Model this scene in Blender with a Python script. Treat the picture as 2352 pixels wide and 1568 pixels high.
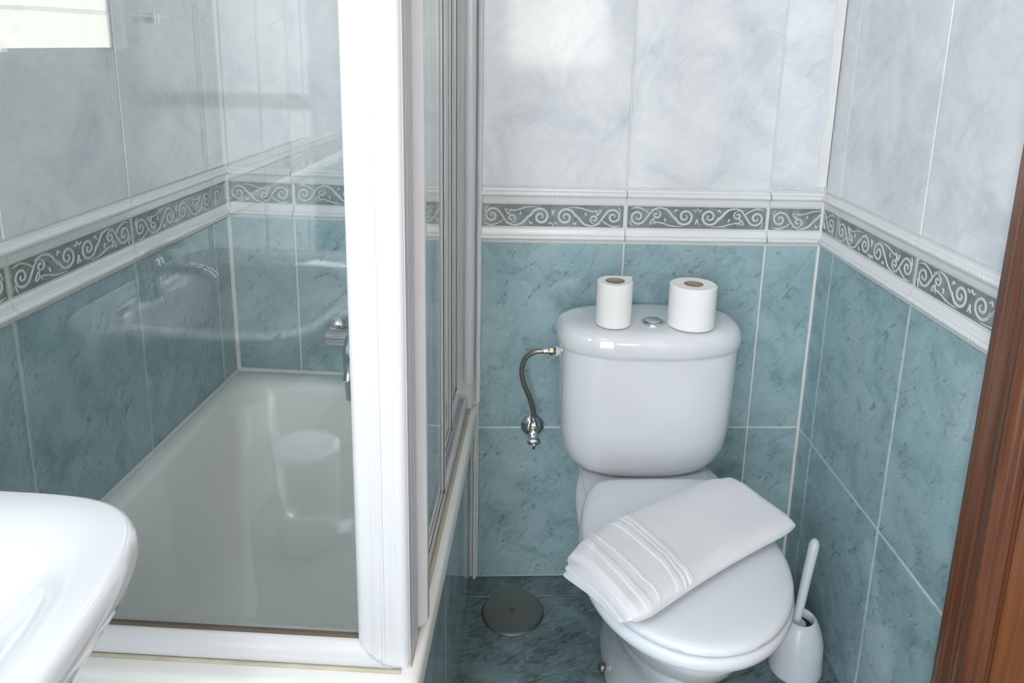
import bpy, bmesh, math, random
from mathutils import Vector, Matrix, noise

random.seed(7)
scene = bpy.context.scene
COL = scene.collection
for o in list(bpy.data.objects):
    bpy.data.objects.remove(o, do_unlink=True)
R = math.radians

# ------------------------------------------------------------------ camera
CAM = Vector((0.0, -1.6154, 1.2781))
yaw, pit, rol = R(3.4609), R(13.162), R(1.6693)
r0 = Vector((math.cos(yaw), -math.sin(yaw), 0))
fh = Vector((math.sin(yaw), math.cos(yaw), 0))
fw = fh * math.cos(pit) - Vector((0, 0, math.sin(pit)))
u0 = fh * math.sin(pit) + Vector((0, 0, math.cos(pit)))
rt = r0 * math.cos(rol) + u0 * math.sin(rol)
up = -r0 * math.sin(rol) + u0 * math.cos(rol)
cd = bpy.data.cameras.new('camera')
cam = bpy.data.objects.new('camera', cd)
COL.objects.link(cam)
M = Matrix((rt, up, -fw)).transposed().to_4x4()
M.translation = CAM
cam.matrix_world = M
cd.sensor_width = 36.0
cd.lens = 1740.77 * 36.0 / 2352.0
cd.shift_x = -76.58 / 2352.0
cd.shift_y = -277.93 / 2352.0
cd.clip_start = 0.02
scene.camera = cam

# ------------------------------------------------------------------ world, light, exposure
world = bpy.data.worlds.new('world')
scene.world = world
world.use_nodes = True
bg = world.node_tree.nodes['Background']
bg.inputs[0].default_value = (0.75, 0.87, 1.0, 1)
bg.inputs[1].default_value = 1.0

vs = scene.view_settings
vs.view_transform = 'Standard'
vs.look = 'None'
vs.gamma = 1.0
vs.use_curve_mapping = False
vs.exposure = 1.28

WIN = (-0.03, 0.62, 1.12, 1.74)          # small window in the rear wall: x0, x1, z0, z1
GD = (-0.80, -0.06, 0.0, 2.08)          # glazed door in the rear wall
YR = -2.70                              # rear wall
WIN2 = (1.690, 2.300, 1.430, 1.872)      # second window, left wall: b0, b1, z0, z1
DOOR_GLOW, SIDE_GLOW, WIN_GLOW = 3.4, 10.0, 2.6   # daylight on the frosted panes: the room's light

# ------------------------------------------------------------------ layout numbers
TH = R(-5.4579)                          # the bath corner is out of square by this much
S0 = Vector((-0.6569, 0.2070, 0))        # far left corner above the tub
XR = 0.7185                              # right wall
TW = 0.32                                # tile pitch
ZJ, ZT, ZB0, ZB1, ZM = 0.4014, 0.8500, 0.8855, 0.9351, 0.9732
HC = 2.36                                # ceiling
TUBZ = 0.452

# ------------------------------------------------------------------ materials
def new_mat(name):
    m = bpy.data.materials.new(name)
    m.use_nodes = True
    nt = m.node_tree
    return m, nt, nt.nodes['Principled BSDF']
def setp(b, **k):
    for a, v in k.items():
        b.inputs[a.replace('_', ' ')].default_value = v
def simple(name, col, rough=0.4, metal=0.0, coat=0.0, bump=None, var=0.0, spec=0.5):
    m, nt, b = new_mat(name)
    b.inputs['Base Color'].default_value = (*col, 1)
    b.inputs['Roughness'].default_value = rough
    b.inputs['Metallic'].default_value = metal
    b.inputs['Coat Weight'].default_value = coat
    b.inputs['Coat Roughness'].default_value = 0.04
    b.inputs['Specular IOR Level'].default_value = spec
    tc = nt.nodes.new('ShaderNodeTexCoord')
    if var > 0:
        n = nt.nodes.new('ShaderNodeTexNoise'); n.inputs['Scale'].default_value = 14; n.inputs['Detail'].default_value = 4
        nt.links.new(tc.outputs['Object'], n.inputs['Vector'])
        mx = nt.nodes.new('ShaderNodeMix'); mx.data_type = 'RGBA'
        mx.inputs['A'].default_value = (*[c*(1-var) for c in col], 1)
        mx.inputs['B'].default_value = (*[min(1, c*(1+var)) for c in col], 1)
        nt.links.new(n.outputs['Fac'], mx.inputs['Factor'])
        nt.links.new(mx.outputs['Result'], b.inputs['Base Color'])
    if bump:
        n = nt.nodes.new('ShaderNodeTexNoise'); n.inputs['Scale'].default_value = bump[0]; n.inputs['Detail'].default_value = 3
        nt.links.new(tc.outputs['Object'], n.inputs['Vector'])
        bp = nt.nodes.new('ShaderNodeBump'); bp.inputs['Strength'].default_value = bump[1]; bp.inputs['Distance'].default_value = bump[2]
        nt.links.new(n.outputs['Fac'], bp.inputs['Height'])
        nt.links.new(bp.outputs['Normal'], b.inputs['Normal'])
    return m

def stone(name, cols, rough, fleck=None, vein=None, scale=8.0, rot=35, bump=0.0006, fleck_lim=(0.60, 0.70), streak=(46, 11), axis='Y'):
    """marbled glazed tile: cloudy base, slanting flecks, pale veins; each tile its own patch"""
    m, nt, b = new_mat(name)
    N, L = nt.nodes, nt.links
    tc = N.new('ShaderNodeTexCoord'); oi = N.new('ShaderNodeObjectInfo')
    mul = N.new('ShaderNodeVectorMath'); mul.operation = 'MULTIPLY_ADD'
    comb = N.new('ShaderNodeCombineXYZ')
    for i in range(3): L.new(oi.outputs['Random'], comb.inputs[i])
    mul.inputs[1].default_value = (17.0, 23.0, 31.0)
    L.new(comb.outputs[0], mul.inputs[0]); L.new(tc.outputs['Object'], mul.inputs[2])
    n1 = N.new('ShaderNodeTexNoise'); n1.inputs['Scale'].default_value = scale; n1.inputs['Detail'].default_value = 9
    n1.inputs['Roughness'].default_value = 0.68; n1.inputs['Distortion'].default_value = 0.7
    L.new(mul.outputs[0], n1.inputs['Vector'])
    rp = N.new('ShaderNodeValToRGB')
    els = rp.color_ramp.elements
    els[0].position = 0.30; els[0].color = (*cols[0], 1)
    els[1].position = 0.70; els[1].color = (*cols[-1], 1)
    for i, c in enumerate(cols[1:-1]):
        e = els.new(0.30 + 0.40*(i+1)/(len(cols)-1)); e.color = (*c, 1)
    L.new(n1.outputs['Fac'], rp.inputs['Fac'])
    out = rp.outputs['Color']
    mp = N.new('ShaderNodeMapping'); mp.vector_type = 'TEXTURE'
    mp.inputs['Rotation'].default_value = (0, R(rot), 0) if axis == 'Y' else (0, 0, R(rot))
    mp.inputs['Scale'].default_value = (1/streak[0], 1/20, 1/streak[1]) if axis == 'Y' else (1/streak[0], 1/streak[1], 1/20)
    L.new(mul.outputs[0], mp.inputs['Vector'])
    if fleck:
        n2 = N.new('ShaderNodeTexNoise'); n2.inputs['Scale'].default_value = 1.0; n2.inputs['Detail'].default_value = 5
        n2.inputs['Roughness'].default_value = 0.72; n2.inputs['Distortion'].default_value = 0.9
        L.new(mp.outputs[0], n2.inputs['Vector'])
        r2 = N.new('ShaderNodeMapRange'); r2.inputs['From Min'].default_value = fleck_lim[0]; r2.inputs['From Max'].default_value = fleck_lim[1]
        r2.inputs['To Max'].default_value = fleck[1]
        L.new(n2.outputs['Fac'], r2.inputs['Value'])
        mx = N.new('ShaderNodeMix'); mx.data_type = 'RGBA'; mx.inputs['B'].default_value = (*fleck[0], 1)
        L.new(r2.outputs[0], mx.inputs['Factor']); L.new(out, mx.inputs['A'])
        out = mx.outputs['Result']
    if vein:
        n3 = N.new('ShaderNodeTexNoise'); n3.inputs['Scale'].default_value = 0.55; n3.inputs['Detail'].default_value = 6
        n3.inputs['Distortion'].default_value = 1.6
        L.new(mp.outputs[0], n3.inputs['Vector'])
        s = N.new('ShaderNodeMath'); s.operation = 'SUBTRACT'; s.inputs[1].default_value = 0.5; L.new(n3.outputs['Fac'], s.inputs[0])
        a = N.new('ShaderNodeMath'); a.operation = 'ABSOLUTE'; L.new(s.outputs[0], a.inputs[0])
        r3 = N.new('ShaderNodeMapRange'); r3.inputs['From Min'].default_value = 0.0; r3.inputs['From Max'].default_value = 0.02
        r3.inputs['To Min'].default_value = vein[1]; r3.inputs['To Max'].default_value = 0
        L.new(a.outputs[0], r3.inputs['Value'])
        mx = N.new('ShaderNodeMix'); mx.data_type = 'RGBA'; mx.inputs['B'].default_value = (*vein[0], 1)
        L.new(r3.outputs[0], mx.inputs['Factor']); L.new(out, mx.inputs['A'])
        out = mx.outputs['Result']
    L.new(out, b.inputs['Base Color'])
    b.inputs['Roughness'].default_value = rough
    nb = N.new('ShaderNodeTexNoise'); nb.inputs['Scale'].default_value = 7; nb.inputs['Detail'].default_value = 2
    L.new(mul.outputs[0], nb.inputs['Vector'])
    bp = N.new('ShaderNodeBump'); bp.inputs['Strength'].default_value = 0.6; bp.inputs['Distance'].default_value = bump
    L.new(nb.outputs['Fac'], bp.inputs['Height']); L.new(bp.outputs['Normal'], b.inputs['Normal'])
    return m

MT = {}
MT['teal'] = stone('teal_glazed_tile', [(0.200, 0.305, 0.325), (0.300, 0.425, 0.450), (0.380, 0.510, 0.535)], 0.10,
                   fleck=((0.07, 0.125, 0.125), 0.8), vein=((0.48, 0.60, 0.60), 0.3), fleck_lim=(0.56, 0.72), streak=(70, 30), scale=10, rot=40)
MT['marble'] = stone('white_marbled_tile', [(0.56, 0.59, 0.625), (0.695, 0.71, 0.73), (0.785, 0.79, 0.795)], 0.09,
                     fleck=((0.45, 0.49, 0.54), 0.5), vein=((0.82, 0.83, 0.83), 0.15), scale=7.5, fleck_lim=(0.56, 0.80), bump=0.0007, streak=(26, 9), rot=40)
MT['floor'] = stone('dark_teal_floor_tile', [(0.085, 0.125, 0.130), (0.145, 0.205, 0.212), (0.225, 0.305, 0.315)], 0.22,
                    fleck=((0.035, 0.062, 0.058), 0.85), vein=((0.34, 0.44, 0.44), 0.35), fleck_lim=(0.50, 0.66), streak=(16, 48), rot=25, axis='Z', scale=10)
MT['border'] = stone('grey_border_tile', [(0.13, 0.155, 0.15), (0.20, 0.225, 0.22), (0.31, 0.335, 0.33)], 0.10, scale=26, bump=0.0003)
MT['scroll'] = simple('pale_scroll_glaze', (0.56, 0.58, 0.575), 0.12, var=0.2)
MT['grout'] = simple('white_grout', (0.66, 0.66, 0.645), 0.7, var=0.08, bump=(180, 0.4, 0.0006))
MT['grout_floor'] = simple('grey_grout', (0.17, 0.21, 0.21), 0.75, var=0.15)
MT['plaster'] = simple('white_plaster', (0.82, 0.82, 0.81), 0.8, var=0.03)
MT['porcelain'] = simple('white_porcelain', (0.70, 0.715, 0.74), 0.07, coat=0.6, var=0.01)
MT['plastic'] = simple('white_plastic', (0.685, 0.72, 0.765), 0.22, var=0.01)
MT['enamel'] = simple('ivory_tub_enamel', (0.87, 0.865, 0.83), 0.22, coat=0.15, var=0.015)
MT['alu'] = simple('white_lacquered_aluminium', (0.67, 0.67, 0.685), 0.25, coat=0.3, var=0.01)
MT['alu_shade'] = simple('shaded_white_aluminium', (0.56, 0.56, 0.59), 0.35)  # white aluminium darkened to grey: shade put into the colour
MT['silicone'] = simple('white_silicone', (0.70, 0.70, 0.68), 0.45, var=0.1, bump=(60, 0.5, 0.002))
MT['dirt'] = simple('yellowed_sealant', (0.50, 0.47, 0.36), 0.6, var=0.35)
MT['gasket'] = simple('brown_gasket', (0.12, 0.095, 0.065), 0.6, var=0.3)
MT['rust'] = simple('rust_spot', (0.14, 0.08, 0.05), 0.8, var=0.4)
MT['chrome'] = simple('chrome', (0.72, 0.73, 0.75), 0.08, metal=1.0)
MT['steel'] = simple('brushed_steel', (0.27, 0.26, 0.24), 0.42, metal=1.0, var=0.08)
MT['brass'] = simple('nickelled_brass_nut', (0.62, 0.54, 0.44), 0.25, metal=1.0)
MT['copper'] = simple('brown_fibre_washer', (0.20, 0.10, 0.05), 0.5)
MT['paper'] = simple('toilet_paper', (0.84, 0.83, 0.82), 0.9, bump=(300, 0.35, 0.0008), var=0.02)
MT['card'] = simple('cardboard', (0.42, 0.33, 0.25), 0.85, var=0.1)
MT['dark'] = simple('dark_gap', (0.02, 0.02, 0.022), 0.6)
MT['mirror'] = simple('mirror_silver', (0.90, 0.91, 0.90), 0.01, metal=1.0)
MT['bin'] = simple('pale_blue_bin_plastic', (0.68, 0.75, 0.84), 0.2, coat=0.3)

def braid():
    m, nt, b = new_mat('braided_steel')
    tc = nt.nodes.new('ShaderNodeTexCoord')
    w = nt.nodes.new('ShaderNodeTexWave'); w.inputs['Scale'].default_value = 170; w.inputs['Distortion'].default_value = 1.5; w.bands_direction = 'DIAGONAL'
    nt.links.new(tc.outputs['Object'], w.inputs['Vector'])
    rp = nt.nodes.new('ShaderNodeValToRGB')
    rp.color_ramp.elements[0].color = (0.10, 0.09, 0.08, 1); rp.color_ramp.elements[1].color = (0.48, 0.46, 0.42, 1)
    nt.links.new(w.outputs['Fac'], rp.inputs['Fac']); nt.links.new(rp.outputs['Color'], b.inputs['Base Color'])
    b.inputs['Metallic'].default_value = 0.85; b.inputs['Roughness'].default_value = 0.38
    return m
MT['braid'] = braid()

def rope():
    m, nt, b = new_mat('white_rope_moulding')
    tc = nt.nodes.new('ShaderNodeTexCoord')
    mp = nt.nodes.new('ShaderNodeMapping'); mp.inputs['Scale'].default_value = (1, 0, 0.7)
    nt.links.new(tc.outputs['Object'], mp.inputs['Vector'])
    w = nt.nodes.new('ShaderNodeTexWave'); w.inputs['Scale'].default_value = 62; w.bands_direction = 'DIAGONAL'
    nt.links.new(mp.outputs[0], w.inputs['Vector'])
    sx = nt.nodes.new('ShaderNodeSeparateXYZ'); nt.links.new(tc.outputs['Object'], sx.inputs[0])
    lt = nt.nodes.new('ShaderNodeMath'); lt.operation = 'LESS_THAN'; lt.inputs[1].default_value = -0.0055
    nt.links.new(sx.outputs['Y'], lt.inputs[0])
    mm = nt.nodes.new('ShaderNodeMath'); mm.operation = 'MULTIPLY'
    nt.links.new(w.outputs['Fac'], mm.inputs[0]); nt.links.new(lt.outputs[0], mm.inputs[1])
    bp = nt.nodes.new('ShaderNodeBump'); bp.inputs['Strength'].default_value = 0.45; bp.inputs['Distance'].default_value = 0.0010
    nt.links.new(mm.outputs[0], bp.inputs['Height']); nt.links.new(bp.outputs['Normal'], b.inputs['Normal'])
    b.inputs['Base Color'].default_value = (0.73, 0.735, 0.735, 1); b.inputs['Roughness'].default_value = 0.16
    return m
MT['rope'] = rope()

def glass(name, tint):
    """clear safety pane: pale tint straight through, Fresnel reflection on both faces"""
    m = bpy.data.materials.new(name); m.use_nodes = True
    nt = m.node_tree; N, L = nt.nodes, nt.links
    N.clear()
    o = N.new('ShaderNodeOutputMaterial')
    tr = N.new('ShaderNodeBsdfTransparent'); tr.inputs['Color'].default_value = (*tint, 1)
    gl = N.new('ShaderNodeBsdfGlossy'); gl.inputs['Roughness'].default_value = 0.0; gl.inputs['Color'].default_value = (1, 1, 1, 1)
    geo = N.new('ShaderNodeNewGeometry')
    mr = N.new('ShaderNodeMapRange'); mr.inputs['To Min'].default_value = 1.68; mr.inputs['To Max'].default_value = 1/1.68
    L.new(geo.outputs['Backfacing'], mr.inputs['Value'])
    fr = N.new('ShaderNodeFresnel'); L.new(mr.outputs[0], fr.inputs['IOR'])
    mx = N.new('ShaderNodeMixShader')
    L.new(fr.outputs[0], mx.inputs[0]); L.new(tr.outputs[0], mx.inputs[1]); L.new(gl.outputs[0], mx.inputs[2])
    L.new(mx.outputs[0], o.inputs['Surface'])
    return m
MT['glass'] = glass('clear_shower_glass', (0.955, 0.97, 0.965))

def wood(name, c0, c1, rough):
    m, nt, b = new_mat(name)
    tc = nt.nodes.new('ShaderNodeTexCoord')
    mp = nt.nodes.new('ShaderNodeMapping'); mp.inputs['Scale'].default_value = (90, 90, 3.0)
    nt.links.new(tc.outputs['Object'], mp.inputs['Vector'])
    n = nt.nodes.new('ShaderNodeTexNoise'); n.inputs['Scale'].default_value = 1.2; n.inputs['Detail'].default_value = 6; n.inputs['Roughness'].default_value = 0.65
    nt.links.new(mp.outputs[0], n.inputs['Vector'])
    rp = nt.nodes.new('ShaderNodeValToRGB')
    rp.color_ramp.elements[0].position = 0.3; rp.color_ramp.elements[0].color = (*c0, 1)
    rp.color_ramp.elements[1].position = 0.72; rp.color_ramp.elements[1].color = (*c1, 1)
    nt.links.new(n.outputs['Fac'], rp.inputs['Fac']); nt.links.new(rp.outputs['Color'], b.inputs['Base Color'])
    b.inputs['Roughness'].default_value = rough; b.inputs['Coat Weight'].default_value = 0.25; b.inputs['Coat Roughness'].default_value = 0.15
    bp = nt.nodes.new('ShaderNodeBump'); bp.inputs['Strength'].default_value = 0.25; bp.inputs['Distance'].default_value = 0.0006
    nt.links.new(n.outputs['Fac'], bp.inputs['Height']); nt.links.new(bp.outputs['Normal'], b.inputs['Normal'])
    return m
MT['wood'] = wood('varnished_mahogany', (0.085, 0.026, 0.011), (0.21, 0.068, 0.026), 0.32)
MT['wood_leaf'] = wood('varnished_door_panel', (0.20, 0.062, 0.018), (0.36, 0.13, 0.04), 0.32)

def terry(name, scale, strength, col):
    m, nt, b = new_mat(name)
    tc = nt.nodes.new('ShaderNodeTexCoord')
    n = nt.nodes.new('ShaderNodeTexNoise'); n.inputs['Scale'].default_value = scale; n.inputs['Detail'].default_value = 4; n.inputs['Roughness'].default_value = 0.7
    nt.links.new(tc.outputs['Object'], n.inputs['Vector'])
    bp = nt.nodes.new('ShaderNodeBump'); bp.inputs['Strength'].default_value = strength; bp.inputs['Distance'].default_value = 0.002
    nt.links.new(n.outputs['Fac'], bp.inputs['Height']); nt.links.new(bp.outputs['Normal'], b.inputs['Normal'])
    b.inputs['Base Color'].default_value = (*col, 1); b.inputs['Roughness'].default_value = 0.95
    b.inputs['Sheen Weight'].default_value = 0.3
    return m
MT['terry'] = terry('white_terry_cloth', 420, 0.7, (0.77, 0.77, 0.795))
MT['weave'] = terry('white_woven_band', 900, 0.4, (0.78, 0.78, 0.805))

def emitter(name, col, s):
    m = bpy.data.materials.new(name); m.use_nodes = True
    nt = m.node_tree; nt.nodes.clear()
    o = nt.nodes.new('ShaderNodeOutputMaterial'); e = nt.nodes.new('ShaderNodeEmission')
    e.inputs[0].default_value = (*col, 1); e.inputs[1].default_value = s
    nt.links.new(e.outputs[0], o.inputs[0])
    return m
MT['lamp'] = emitter('added_lamp_glow', (1.0, 0.97, 0.92), 1.0)  # glow of the added ceiling lamp
MT['pane_side'] = emitter('pale_frosted_side_pane', (0.86, 0.93, 1.0), SIDE_GLOW)
MT['pane'] = emitter('bright_frosted_window_pane', (1.0, 0.98, 0.90), WIN_GLOW)
MT['pane_door'] = emitter('bright_frosted_door_pane', (0.91, 0.955, 1.0), DOOR_GLOW)

# ------------------------------------------------------------------ mesh helpers
def link(name, me, mat, parent=None, loc=None, rot=None):
    o = bpy.data.objects.new(name, me)
    COL.objects.link(o)
    if mat is not None and not me.materials:
        me.materials.append(MT[mat] if isinstance(mat, str) else mat)
    if parent: o.parent = parent
    if loc is not None: o.location = loc
    if rot is not None: o.rotation_euler = rot
    return o
def finish(me, smooth):
    if smooth:
        me.polygons.foreach_set('use_smooth', [True]*len(me.polygons))
        me.set_sharp_from_angle(angle=R(smooth if smooth > 1 else 40))
    me.update()
def from_py(name, vf, mat, parent=None, smooth=0, loc=None, rot=None):
    me = bpy.data.meshes.new(name)
    me.from_pydata([tuple(v) for v in vf[0]], [], vf[1])
    bm = bmesh.new(); bm.from_mesh(me); bmesh.ops.recalc_face_normals(bm, faces=bm.faces); bm.to_mesh(me); bm.free()
    finish(me, smooth)
    return link(name, me, mat, parent, loc, rot)
def join(*vfs):
    V, F = [], []
    for v, f in vfs:
        k = len(V); V += list(v); F += [tuple(i+k for i in q) for q in f]
    return V, F
def box_bm(x0, x1, y0, y1, z0, z1, bev=0.0, seg=1):
    bm = bmesh.new()
    bmesh.ops.create_cube(bm, size=1)
    for v in bm.verts:
        v.co = Vector(((x0+x1)/2+v.co.x*(x1-x0), (y0+y1)/2+v.co.y*(y1-y0), (z0+z1)/2+v.co.z*(z1-z0)))
    if bev > 0:
        bmesh.ops.bevel(bm, geom=list(bm.edges), offset=bev, segments=seg, profile=0.5, affect='EDGES')
    return bm
def box(name, x0, x1, y0, y1, z0, z1, mat, parent=None, bev=0.0, seg=1, smooth=0, loc=None, rot=None):
    bm = box_bm(min(x0, x1), max(x0, x1), min(y0, y1), max(y0, y1), min(z0, z1), max(z0, z1), bev, seg)
    me = bpy.data.meshes.new(name); bm.to_mesh(me); bm.free()
    finish(me, smooth)
    return link(name, me, mat, parent, loc, rot)
def loft(rings, cap0=True, cap1=True, closed=True):
    V, F = [], []
    n = len(rings[0])
    for r in rings: V += [tuple(p) for p in r]
    m = n if closed else n-1
    for i in range(len(rings)-1):
        for j in range(m):
            a, b = i*n+j, i*n+(j+1) % n
            F.append((a, b, b+n, a+n))
    if cap0: F.append(tuple(range(n-1, -1, -1)))
    if cap1: F.append(tuple((len(rings)-1)*n+j for j in range(n)))
    return V, F
def revolve(prof, seg=48, c=(0, 0, 0), axis='z', cap0=True, cap1=True):
    """prof: (radius, height) pairs"""
    rings = []
    for r, h in prof:
        ring = []
        for k in range(seg):
            a = 2*math.pi*k/seg
            x, y = r*math.cos(a), r*math.sin(a)
            if axis == 'z': p = (x, y, h)
            elif axis == 'y': p = (x, h, y)
            else: p = (h, x, y)
            ring.append((c[0]+p[0], c[1]+p[1], c[2]+p[2]))
        rings.append(ring)
    return loft(rings, cap0, cap1)
def tube(path, rad, seg=12, caps=True):
    """rad: number or function of 0..1"""
    P = [Vector(p) for p in path]
    rings = []
    prev = None
    for i, p in enumerate(P):
        t = (P[min(i+1, len(P)-1)] - P[max(i-1, 0)]).normalized()
        if prev is None:
            n = t.orthogonal().normalized()
        else:
            n = (prev - t*prev.dot(t)).normalized()
        prev = n
        bn = t.cross(n)
        r = rad(i/(len(P)-1)) if callable(rad) else rad
        rings.append([p + n*(r*math.cos(2*math.pi*k/seg)) + bn*(r*math.sin(2*math.pi*k/seg)) for k in range(seg)])
    return loft(rings, caps, caps)
def spline(pts, n=40):
    P = [Vector(p) for p in pts]
    P = [P[0]*2-P[1]] + P + [P[-1]*2-P[-2]]
    out = []
    for i in range(1, len(P)-2):
        for k in range(n):
            t = k/n
            a, b, c, d = P[i-1], P[i], P[i+1], P[i+2]
            out.append(0.5*((2*b)+(c-a)*t+(2*a-5*b+4*c-d)*t*t+(3*b-a-3*c+d)*t**3))
    out.append(P[-2])
    return out
def sup(hw, hd, n, cx=0, cy=0, z=0, seg=64, m=None):
    m = m or n
    ring = []
    for k in range(seg):
        a = 2*math.pi*k/seg
        c, s = math.cos(a), math.sin(a)
        ring.append((cx+hw*math.copysign(abs(c)**(2/n), c), cy+hd*math.copysign(abs(s)**(2/m), s), z))
    return ring
def prism(poly, z0, z1):
    return loft([[(x, y, z0) for x, y in poly], [(x, y, z1) for x, y in poly]])
def empty(name, loc, rotz=0.0):
    o = bpy.data.objects.new(name, None)
    o.empty_display_size = 0.05
    COL.objects.link(o); o.location = loc; o.rotation_euler = (0, 0, rotz)
    return o
def tag(o, label, cat, group=None, kind=None):
    o['label'] = label; o['category'] = cat
    if group: o['group'] = group
    if kind: o['kind'] = kind
    return o

# ------------------------------------------------------------------ tiles
_tile = {}
def tile_mesh(kind, w, h, d=0.007, bev=0.0016):
    key = (kind, round(w, 4), round(h, 4))
    if key not in _tile:
        bm = box_bm(-w/2, w/2, 0, d, -h/2, h/2, bev, 1)
        me = bpy.data.meshes.new(kind + '_tile'); bm.to_mesh(me); bm.free(); me.update()
        me.materials.append(MT[kind]); _tile[key] = me
    return _tile[key]
def trim_mesh(w, h, flip):
    key = ('trim', round(w, 4), round(h, 4), flip)
    if key not in _tile:
        # profile across the moulding, (outward, height) from its flat edge to its stepped edge
        pr = [(0.004, 0), (-0.001, 0.0005), (-0.002, 0.002), (-0.0022, 0.30*h), (-0.003, 0.36*h)]
        for k in range(9):
            a = math.pi*k/8
            pr.append((-0.004-0.0065*math.sin(a), (0.64-0.18*math.cos(a))*h))
        pr += [(-0.003, 0.86*h), (-0.0028, 0.95*h), (-0.001, h-0.0005), (0.004, h)]
        rings = []
        for x in (-w/2, w/2):
            rings.append([(x, y, (-h/2+z) if not flip else (h/2-z)) for y, z in pr])
        V, F = loft(rings)
        me = bpy.data.meshes.new('rope_trim'); me.from_pydata(V, [], F)
        bm = bmesh.new(); bm.from_mesh(me); bmesh.ops.recalc_face_normals(bm, faces=bm.faces); bm.to_mesh(me); bm.free()
        finish(me, 50); me.materials.append(MT['rope']); _tile[key] = me
    return _tile[key]

# scroll relief of the border tile (half tile drawn once, mirrored)
def spiral(cx, cz, r, a0, turns, sgn, r1=0.0018):
    out = []
    n = int(26*turns)+6
    for k in range(n+1):
        t = k/n
        rr = r + (r1-r)*t**0.85
        a = a0 + sgn*2*math.pi*turns*t
        out.append((cx+rr*math.cos(a), cz+rr*math.sin(a)))
    return out
def relief():
    def P(x, z): return ((x-482.5)/2661.0, (280.0-z)/2560.0)
    strokes = []
    def bez(pts, w): strokes.append(([(p.x, p.y) for p in spline([(*P(*q), 0) for q in pts], 8)], w))
    # large scroll beside the centre, with its S stem
    c = P(410, 287)
    sp = spiral(c[0], c[1], 0.0212, R(170), 1.75, -1)
    stem = [(p.x, p.y) for p in spline([(*P(205, 322), 0), (*P(250, 335), 0), (*P(300, 325), 0), (*P(340, 285), 0), (*sp[0], 0)], 8)]
    strokes.append((stem[:-1]+sp, 0.0036))
    # end scroll and its descending stem
    c = P(128, 282)
    sp = spiral(c[0], c[1], 0.0185, R(20), 1.6, 1)
    stem = [(p.x, p.y) for p in spline([(*P(262, 338), 0), (*P(215, 318), 0), (*P(185, 280), 0), (*sp[0], 0)], 8)]
    strokes.append((stem[:-1]+sp, 0.0032))
    c = P(240, 296)
    strokes.append((spiral(c[0], c[1], 0.0110, R(-100), 1.3, 1), 0.0028))
    bez([(205, 238), (235, 252), (280, 246), (330, 232), (400, 228)], 0.0022)
    bez([(200, 240), (212, 262), (226, 276)], 0.0026)
    bez([(240, 240), (226, 262), (232, 280)], 0.0020)
    bez([(82, 330), (130, 336), (175, 318), (195, 300)], 0.0022)
    bez([(290, 255), (294, 268), (284, 276)], 0.0024)
    bez([(345, 310), (352, 326), (366, 318)], 0.0026)
    bez([(320, 300), (338, 282), (360, 262)], 0.0022)
    bez([(455, 330), (470, 318), (482, 336)], 0.0020)
    bez([(472, 240), (480, 262), (480, 275)], 0.0022)
    bez([(100, 225), (92, 240), (86, 262)], 0.0016)
    V, F = [], []
    for pts, w in strokes:
        n = len(pts)
        for sx in (1, -1):
            base = len(V)
            for i, (x, z) in enumerate(pts):
                a = pts[max(i-1, 0)]; b = pts[min(i+1, n-1)]
                tx, tz = b[0]-a[0], b[1]-a[1]
                l = math.hypot(tx, tz) or 1
                nx, nz = -tz/l, tx/l
                ww = w*0.78*(0.35+0.65*min(1, 5*(i+0.3)/n, 4*(n-i-0.3)/n))
                for off, hy in ((-1, 0.0002), (-0.5, -0.0012), (0.5, -0.0012), (1, 0.0002)):
                    V.append((sx*(x+nx*ww*off), hy, z+nz*ww*off))
            for i in range(n-1):
                for k in range(3):
                    q = base+i*4+k
                    f = (q, q+1, q+5, q+4)
                    F.append(f if sx == 1 else f[::-1])
    return V, F
RELV, RELF = relief()
def relief_mesh(x0, x1, flip):
    """x0..x1: the piece of the full tile that is used; origin in the middle of the piece"""
    key = ('rel', round(x0, 4), round(x1, 4), flip)
    if key not in _tile:
        me = bpy.data.meshes.new('scroll_relief')
        me.from_pydata([(x, y, -z if flip else z) for x, y, z in RELV], [], RELF)
        bm = bmesh.new(); bm.from_mesh(me)
        for xc, s in ((x0, -1), (x1, 1)):
            bmesh.ops.bisect_plane(bm, geom=bm.verts[:]+bm.edges[:]+bm.faces[:], plane_co=(xc, 0, 0), plane_no=(s, 0, 0), clear_outer=True)
        bmesh.ops.translate(bm, verts=bm.verts, vec=(-(x0+x1)/2, 0, 0))
        for f in bm.faces:
            if f.calc_center_median().y < 0 and f.normal.y > 0: f.normal_flip()
        bm.to_mesh(me); bm.free()
        finish(me, 60); me.materials.append(MT['scroll']); _tile[key] = me
    return _tile[key]

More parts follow.
